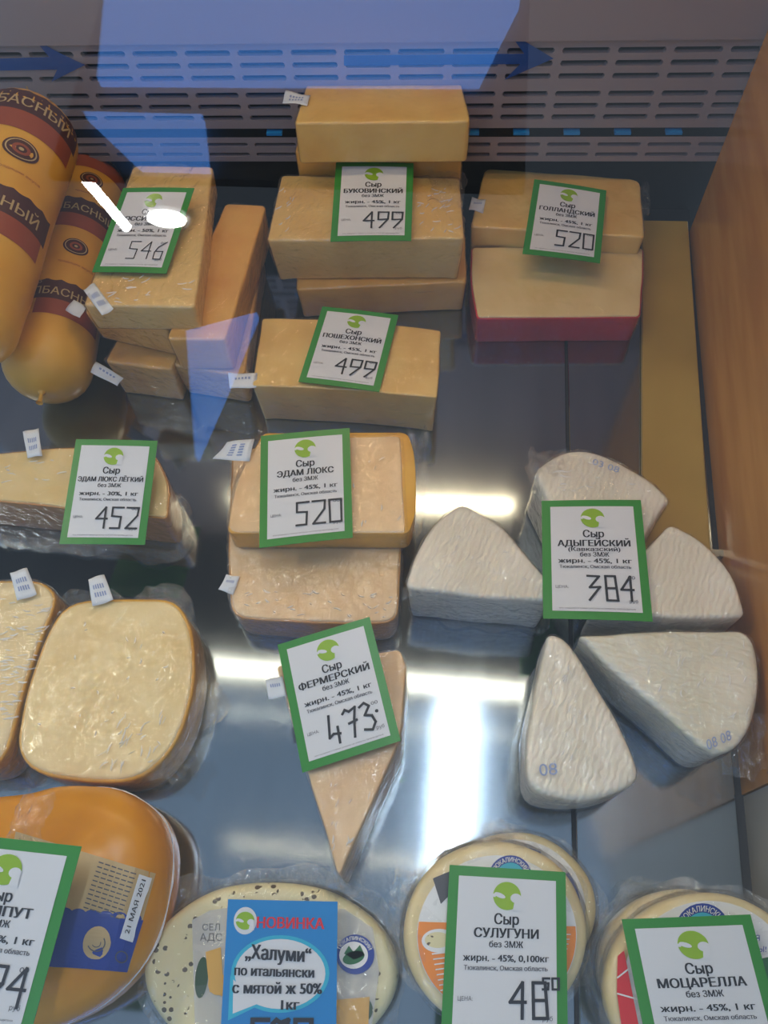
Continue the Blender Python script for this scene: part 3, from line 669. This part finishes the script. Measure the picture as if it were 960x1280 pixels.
# mozzarella wheels
t = wheel('round cheese wheel under the front one at the lower right corner, rim and film showing', (852, 1206), (101, 96), .026, .001, M['disc'], 'Z2', seed=61)
t = wheel('round cheese wheel with white label under the tag Моцарелла', (884, 1232), (128, 118), .048, .0295, M['disc'], 'Z1', seed=62, skw=(.002, .010))
lab, f = round_label(t, (886, 1236), 109, .0503, False, (878, 1163), 34)
Print().poly([(772, 1195), (780, 1188), (800, 1290), (778, 1290), (771, 1240)]).build('tomato_picture', M['redprint'], lab, f(.0006))
Print().stroke([(772, 1222), (800, 1200)], 2).stroke([(772, 1242), (800, 1250)], 2).build('tomato_lines', M['labwhite'], lab, f(.0012))
Print().text('Я', 947, 1176, 7).text('Ы!', 953, 1190, 7).build('lettering', M['navy'], lab, f(.0006))
Print().poly([(952, 1198), (992, 1190), (992, 1260), (958, 1262)]).build('green_field', M['dgreen'], lab, f(.0006))

# ink marks on the white wedges
def ink(t_key, q, z, s, root):
    V_, F_, _ = text2d(s, 0); pr = Print(); 
    for x, y in V_:
        u, v = x, 1 - y; pr.V.append(tuple((q[0][k] * (1 - u) + q[1][k] * u) * (1 - v) + (q[3][k] * (1 - u) + q[2][k] * u) * v for k in (0, 1)))
    pr.F = list(F_); o = pr.build('ink_mark', M['blueink'], root, lambda u, v: P(u, v, z)); return o
roots = {o['label']: o for o in COL.objects if 'label' in o.keys() and o.parent is None}
def find(s): return next(o for k, o in roots.items() if s in k)
ink('W4', [(673, 955), (696, 953), (697, 968), (675, 970)], .0624, '08', find('lowest below the Адыгейский'))
ink('W5', [(882, 925), (912, 912), (915, 924), (885, 938)], .0624, '08 08', find('strong ribs'))
ink('W1', [(742, 573), (775, 584), (773, 591), (740, 580)], .0624, '03 08', find('furthest back of the five'))

# creases of the cling film, their glints put in as white colour
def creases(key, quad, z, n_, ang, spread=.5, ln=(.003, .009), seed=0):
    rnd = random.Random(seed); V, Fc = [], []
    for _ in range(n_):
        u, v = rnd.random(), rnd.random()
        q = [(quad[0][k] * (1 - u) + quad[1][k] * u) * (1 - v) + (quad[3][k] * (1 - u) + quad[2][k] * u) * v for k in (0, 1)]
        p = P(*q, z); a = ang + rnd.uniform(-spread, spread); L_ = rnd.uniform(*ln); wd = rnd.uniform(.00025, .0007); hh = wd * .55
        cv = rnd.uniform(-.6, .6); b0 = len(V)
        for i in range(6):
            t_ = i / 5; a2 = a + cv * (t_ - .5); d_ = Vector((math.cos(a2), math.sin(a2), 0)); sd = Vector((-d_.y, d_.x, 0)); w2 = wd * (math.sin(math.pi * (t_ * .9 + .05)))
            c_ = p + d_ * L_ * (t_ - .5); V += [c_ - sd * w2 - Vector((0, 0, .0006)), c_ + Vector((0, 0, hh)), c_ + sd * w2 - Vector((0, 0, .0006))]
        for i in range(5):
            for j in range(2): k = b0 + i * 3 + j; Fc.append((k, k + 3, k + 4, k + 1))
    o = link('film_crease_glints', V, Fc, M['crease_glint'], find(key), True); o['kind'] = 'stuff'
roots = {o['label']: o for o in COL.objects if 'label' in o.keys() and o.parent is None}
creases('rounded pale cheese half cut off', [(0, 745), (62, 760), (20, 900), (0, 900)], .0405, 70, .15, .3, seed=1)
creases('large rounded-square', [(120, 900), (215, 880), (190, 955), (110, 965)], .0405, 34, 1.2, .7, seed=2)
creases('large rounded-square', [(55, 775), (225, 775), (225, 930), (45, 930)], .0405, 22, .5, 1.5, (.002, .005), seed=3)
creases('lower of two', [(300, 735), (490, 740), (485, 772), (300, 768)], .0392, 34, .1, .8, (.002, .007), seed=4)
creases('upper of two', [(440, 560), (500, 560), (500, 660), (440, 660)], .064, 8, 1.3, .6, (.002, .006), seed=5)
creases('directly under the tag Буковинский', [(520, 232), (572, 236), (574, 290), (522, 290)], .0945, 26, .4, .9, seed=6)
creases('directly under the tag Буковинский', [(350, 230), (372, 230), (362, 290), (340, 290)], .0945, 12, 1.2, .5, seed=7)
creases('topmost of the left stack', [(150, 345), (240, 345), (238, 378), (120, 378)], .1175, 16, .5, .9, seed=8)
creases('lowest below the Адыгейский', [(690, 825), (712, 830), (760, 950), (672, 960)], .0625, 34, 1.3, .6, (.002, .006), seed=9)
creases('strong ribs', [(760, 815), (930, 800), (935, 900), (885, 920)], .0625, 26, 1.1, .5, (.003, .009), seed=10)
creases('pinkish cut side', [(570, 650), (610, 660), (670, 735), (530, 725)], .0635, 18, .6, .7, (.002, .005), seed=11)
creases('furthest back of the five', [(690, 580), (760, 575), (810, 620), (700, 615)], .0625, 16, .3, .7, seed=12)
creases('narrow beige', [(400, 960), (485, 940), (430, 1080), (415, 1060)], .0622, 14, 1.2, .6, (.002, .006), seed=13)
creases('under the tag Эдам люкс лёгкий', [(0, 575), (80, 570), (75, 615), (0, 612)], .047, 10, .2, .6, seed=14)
# cheese rolls
def roll(label, a, b_, r, seed):
    a, b_ = Vector(a), Vector(b_); ax = (b_ - a).normalized(); Ln = (b_ - a).length
    t = thing('cheese_roll', label, 'cheese', (a + b_) / 2)
    upv = (CAM - (a + b_) / 2); upv = (upv - ax * upv.dot(ax)).normalized(); sd = ax.cross(upv)      # th=0 faces the customer
    if sd.x < 0: sd = -sd
    cap = r * .8
    def rad(s):
        if s < 0: return r * math.sqrt(max(0, 1 - (s / cap) ** 2))
        if s > Ln: return r * math.sqrt(max(0, 1 - ((s - Ln) / cap) ** 2))
        return r * (1 + .015 * math.sin(s * 40 + seed))
    def pt(s, th, off=0):
        rr = rad(s) + off; return a + ax * s + (upv * math.cos(th) + sd * math.sin(th)) * rr
    V, Fc = [], []; ss = [-cap * math.cos(i * math.pi / 20) for i in range(1, 10)] + [Ln * i / 24 for i in range(25)] + [Ln + cap * math.sin(i * math.pi / 20) for i in range(1, 10)]; K = 40
    for s in ss: V += [pt(s, 2 * math.pi * k / K) for k in range(K)]
    for i in range(len(ss) - 1):
        for k in range(K): Fc.append((i * K + k, i * K + (k + 1) % K, (i + 1) * K + (k + 1) % K, (i + 1) * K + k))
    V += [a - ax * cap, b_ + ax * cap]
    for k in range(K): Fc.append((k, (k + 1) % K, len(V) - 2)); j = (len(ss) - 1) * K; Fc.append((j + k, j + (k + 1) % K, len(V) - 1))
    link('casing', V, Fc, M['roll'], t, True)
    for e, s_ in ((a - ax * cap, -1), (b_ + ax * cap, 1)):
        V, Fc = [], []
        for i in range(7):
            for k in range(8): an = k * .785; V.append(e + ax * s_ * (-.003 + .0025 * i) + (upv * math.cos(an) + sd * math.sin(an)) * (.006 - .0042 * min(1, i / 2) + (.0015 if i == 6 else 0)))
        for i in range(6):
            for k in range(8): Fc.append((i * 8 + k, i * 8 + (k + 1) % 8, i * 8 + 8 + (k + 1) % 8, i * 8 + 8 + k))
        link('end_clip', V, Fc, M['roll'], t, True)
    return t, pt, Ln, ax, a, cap
def rollband(t, pt, s0, w_, th0, th1, txt, flip=1):
    def strip(sa, sb, ta, tb, wavy, m, name, off, par=t):
        V, Fc = [], []; n_ = 40
        for i in range(n_ + 1):
            th = ta + (tb - ta) * i / n_; wv = (abs(math.sin(i * .55)) * .0022 if wavy else 0)
            for j in range(4): V.append(pt(sa + wv + (sb - sa - wv) * j / 3, th, off))
        for i in range(n_):
            for j in range(3): c_ = i * 4 + j; Fc.append((c_, c_ + 1, c_ + 5, c_ + 4))
        return link(name, V, Fc, m, par, True)
    bnd = strip(s0, s0 + w_, th0, th1, True, M['brown'], 'brown_band', .0004)
    strip(s0 + w_, s0 + w_ * 1.75, th0 + .5, th1 - .12, False, M['brick'], 'brick_red_strip', .0004)
    V_, F_, asp = text2d(txt, .01); r_ = .042; h = w_ * .36; wt = h * asp * .95 / r_; thc = th1 - .35 - wt
    link('lettering', [pt(s0 + w_ * .80 - y * h, thc + x * wt, .0009) for x, y in V_], F_, M['tan'], bnd)
    V_, F_, asp = text2d('СЫР', .0); h = w_ * .2; wt2 = h * asp / r_
    link('lettering', [pt(s0 + w_ * .34 - y * h, thc + .2 + x * wt2, .0009) for x, y in V_], F_, M['tan'], bnd)
def medallion(t, pt, s, th, R_):
    def ring(r0, r1, m, off, name, par):
        pr = Print().ring(0, 0, r0, r1, 28); return link(name, [pt(s + y * .85, th + x / .042, off) for x, y in pr.V], pr.F, m, par)
    md = ring(0, R_, M['brown'], .0005, 'medallion', t); ring(R_ * .78, R_ * .86, M['tan'], .0009, 'medallion_ring', md); ring(R_ * .30, R_ * .5, M['brick'], .0009, 'medallion_ring', md); ring(.0, R_ * .14, M['tan'], .0009, 'medallion_dot', md)
    pr = Print().text('традиции вкуса', 0, 0, .0028, .036); link('lettering', [pt(s + R_ + .012 + y, th + .1 + x / .042, .0006) for x, y in pr.V], pr.F, M['brick'], t)
t, pt, Ln, ax, a0, cap = roll('large ochre cheese roll standing highest at the left edge, string at its top', P(36, 172, .145), P(-48, 402, .125), .0440, 1)
for s in (.0, .118): rollband(t, pt, s - .012, .030, -1.3, 1.05, 'КОЛБАСНЫЙ')
medallion(t, pt, .062, -.05, .0145)
e = a0 - ax * cap; V, Fc = [], []
for i in range(9):
    for k in range(6): an = k * 1.047; V.append(e + Vector((.0007 * math.cos(an) - i * .0004, .0007 * math.sin(an) + .0008 * i, i * .0028)))
for i in range(8):
    for k in range(6): Fc.append((i * 6 + k, i * 6 + (k + 1) % 6, i * 6 + 6 + (k + 1) % 6, i * 6 + 6 + k))
link('string', V, Fc, M['string'], t, True)
t, pt, Ln, ax, a0, cap = roll('ochre cheese roll lying between the large roll and the left stack', P(112, 236, .046), P(60, 458, .043), .0395, 4)
for s in (-.03, .066, .186): rollband(t, pt, s, .026, -1.1, 1.15, 'КОЛБАСНЫЙ')
for s in (.033, .138): medallion(t, pt, s, .0, .0125)

# ------------------------------------------------------------------ price tags
def tagfn(q, zb, tilt):
    mid = ((q[2][0] + q[3][0]) / 2, (q[2][1] + q[3][1]) / 2); c = P(*mid, zb); t_ = math.radians(tilt); n_ = Vector((0, -math.sin(t_), math.cos(t_)))
    C = []
    for p in q:
        r = ray(*p); C.append(CAM + r * ((c - CAM).dot(n_) / r.dot(n_)))
    def fn(u, v, off=0):
        v = v / 1.4; p = (C[0] * (1 - u) + C[1] * u) * (1 - v) + (C[3] * (1 - u) + C[2] * u) * v
        return p + n_ * (off + .0007 * math.sin(u * 3.1))
    return fn, C, n_
def lay(name, pr, m, par, fn, off): return link(name, [fn(u, v, off) for u, v in pr.V], pr.F, m, par)
def card(root, fn, m, name='card'):
    pr = gridprint([(0, 0), (1, 0), (1, 1.4), (0, 1.4)], 8, 8)
    o = lay(name, pr, m, root, fn, 0); md = o.modifiers.new('t', 'SOLIDIFY'); md.thickness = .0005; md.offset = -1 if (fn(0, 0) - fn(0, 1.4)).cross(fn(1, 0) - fn(0, 0)).z > 0 else 1
    return o
def logo(root, fn, u, v, R_):
    lg = lay('logo', Print().ell(u, v, R_, R_, 32), M['lime'], root, fn, .0008)
    pr = Print().ell(u - R_ * .52, v - R_ * .02, R_ * .42, R_ * .17, 20, rot=.35).ell(u + R_ * .64, v + R_ * .14, R_ * .40, R_ * .34, 20).poly([(u + R_ * .42, v + R_ * 1.0), (u + R_ * .55, v + R_ * .3), (u + R_ * 1.02, v + R_ * .0), (u + R_ * 1.02, v + R_ * 1.02)])
    pr.poly([(u - R_ * 1.02, v - R_ * .1), (u - R_ * .6, v - R_ * .22), (u - R_ * .85, v + R_ * .12), (u - R_ * 1.02, v + R_ * .1)])
    lay('logo_swirl', pr, M['tagwhite'], lg, fn, .0011)
def price_tag(name, fat, price, q, zb, tilt, label, sub=None, cents='00', caps=True, hand=False, namew=.74, per='1 кг', price_u=.40, dw=.135, wd=.024, nh=.065):
    fn, C, n_ = tagfn(q, zb, tilt); org = (C[2] + C[3]) / 2
    t = thing('price_tag', label, 'price tag', org)
    card(t, fn, M['green'])
    lay('white_panel', gridprint([(.085, .085), (.915, .085), (.915, 1.315), (.085, 1.315)], 8, 8), M['tagwhite'], t, fn, .0004)
    logo(t, fn, .5, .235, .118)
    pr = Print().text('Сыр', .5, .47, .085, bold=.035, aspect=.85)
    pr.text(name, .5, .578, nh * 1.12, namew, bold=.045)
    vv = .655
    if sub: pr.text(sub, .5, .635, .045, .50, bold=.025); vv = .70
    pr.text('без ЗМЖ', .5, vv, .050, bold=.025, aspect=.9)
    pr.text('жирн. - %s, %s' % (fat, per), .5, .765 if not sub else .775, .052, .70, bold=.03)
    lay('lettering', pr, M['ink'], t, fn, .0008)
    pr = Print().text('Тюкалинск, Омская область', .5, .835, .036, .68, bold=.03).text('ЦЕНА:', .12, 1.065, .032, .12, 'l').text('руб', .80, 1.215, .036, .08, 'l')
    if cents == '00': pr.text('00', .80, .955, .036, .07, 'l')
    pr.text('все сведения о товаре указаны на этикетке производителя', .5, 1.29, .014, .70, bold=.0)
    lay('small_lettering', pr, M['greyink'], t, fn, .0008)
    pr = Print()
    if hand:
        for i, ch in enumerate(('h4', '7', 'h3')):
            for s_ in DIG[ch]: pr.stroke([(.33 + i * .17 + x * .15, .93 - i * .01 + y * .30) for x, y in s_], .026)
        pr.ell(.84, 1.03, .018, .018, 12)
    else: digits(pr, price, price_u, .925, dw, .27, wd)
    if cents == '50':
        for ch, u0 in (('5', .80), ('0', .875)):
            for s_ in DIG[ch]: pr.stroke([(u0 + x * .055, .89 + y * .085) for x, y in s_], .018)
    lay('price', pr, M['ink'], t, fn, .0010)
    return t
price_tag('РОССИЙСКИЙ', '50%', '546', [(154, 235), (243, 235), (208, 342), (115, 340)], .1195, 8, 'green-bordered price tag on the left stack, washed out by lamp glare, priced 546', wd=.014)
price_tag('БУКОВИНСКИЙ', '45%', '499', [(420, 203), (517, 204), (514, 301), (413, 302)], .0965, 5, 'green-bordered price tag reading БУКОВИНСКИЙ, 499, on the middle stack')
price_tag('ГОЛЛАНДСКИЙ', '45%', '520', [(668, 224), (758, 238), (750, 329), (653, 317)], .060, 4, 'tilted green-bordered price tag reading ГОЛЛАНДСКИЙ, 520, at the back right')
price_tag('ПОШЕХОНСКИЙ', '45%', '499', [(403, 383), (498, 394), (474, 490), (373, 477)], .0555, 1, 'green-bordered price tag reading ПОШЕХОНСКИЙ, 499, on the lone yellow block')
price_tag('ЭДАМ ЛЮКС ЛЁГКИЙ', '30%', '452', [(95, 549), (197, 551), (181, 681), (74, 680)], .050, 14, 'green-bordered price tag reading ЭДАМ ЛЮКС ЛЁГКИЙ, 452, at the left', nh=.055, namew=.78)
price_tag('ЭДАМ ЛЮКС', '45%', '520', [(326, 545), (437, 535), (441, 672), (324, 685)], .0655, 3, 'green-bordered price tag reading ЭДАМ ЛЮКС, 520, in the centre', namew=.62)
price_tag('АДЫГЕЙСКИЙ', '45%', '384', [(677, 626), (801, 625), (816, 777), (679, 773)], .066, 0, 'green-bordered price tag reading АДЫГЕЙСКИЙ, 384, on the white wedges', sub='(Кавказский)', namew=.70, price_u=.42, dw=.12, nh=.065)
price_tag('ФЕРМЕРСКИЙ', '45%', '473', [(347, 806), (462, 771), (501, 926), (378, 966)], .066, 6, 'tilted green-bordered price tag reading ФЕРМЕРСКИЙ, hand-written 473, on the narrow wedge', hand=True)
price_tag('ЛИЛИПУТ', '50%', '594', [(-62, 1040), (102, 1058), (36, 1300), (-128, 1282)], .093, 8, 'green-bordered price tag cut off by the left edge, name ending ИПУТ, on the amber brick', namew=.56)
price_tag('СУЛУГУНИ', '45%', '48', [(562, 1081), (707, 1090), (710, 1307), (550, 1309)], .0585, 3, 'green-bordered price tag reading СУЛУГУНИ with a raised 50 after the price', cents='50', namew=.53, per='0,100кг', price_u=.54, dw=.13, wd=.026)
price_tag('МОЦАРЕЛЛА', '45%', '55', [(777, 1149), (938, 1143), (998, 1368), (822, 1372)], .0545, 4, 'green-bordered price tag reading МОЦАРЕЛЛА in the lower right corner', namew=.66)
# blue novelty tag
fn, C, n_ = tagfn([(285, 1124), (422, 1127), (420, 1320), (274, 1320)], .036, 6)
t = thing('price_tag', 'blue price tag with red heading НОВИНКА and a white bubble, bottom centre', 'price tag', (C[2] + C[3]) / 2)
card(t, fn, M['bluetag'])
lay('bubble_rim', Print().ell(.5, .68, .435, .35, 40).poly([(.06, .70), (.30, .98), (.06, 1.10)]), M['cyan'], t, fn, .0004)
lay('white_bubble', Print().ell(.50, .68, .40, .315, 40).poly([(.09, .74), (.32, .95), (.10, 1.04)]), M['tagwhite'], t, fn, .0006)
lay('logo_ground', Print().ell(.17, .20, .105, .13, 28), M['tagwhite'], t, fn, .0004)
logo(t, fn, .17, .20, .085)
lay('heading', Print().text('НОВИНКА', .58, .265, .10, .60, bold=.04), M['redprint'], t, fn, .0006)
pr = Print().text('„Халуми“', .48, .55, .13, .58, bold=.05, slant=.05).text('по итальянски', .45, .70, .085, .70, bold=.05, slant=.02).text('с мятой ж 50%', .48, .86, .095, .78, bold=.05).text('1кг', .60, 1.0, .085, bold=.05)
lay('handwriting', pr, M['ink'], t, fn, .0010)
lay('price', digits(Print(), '570', .27, 1.09, .145, .25, .04, .28), M['ink'], t, fn, .0008)

for o in list(bpy.data.objects):
    if '_o' in o.keys(): del o['_o']
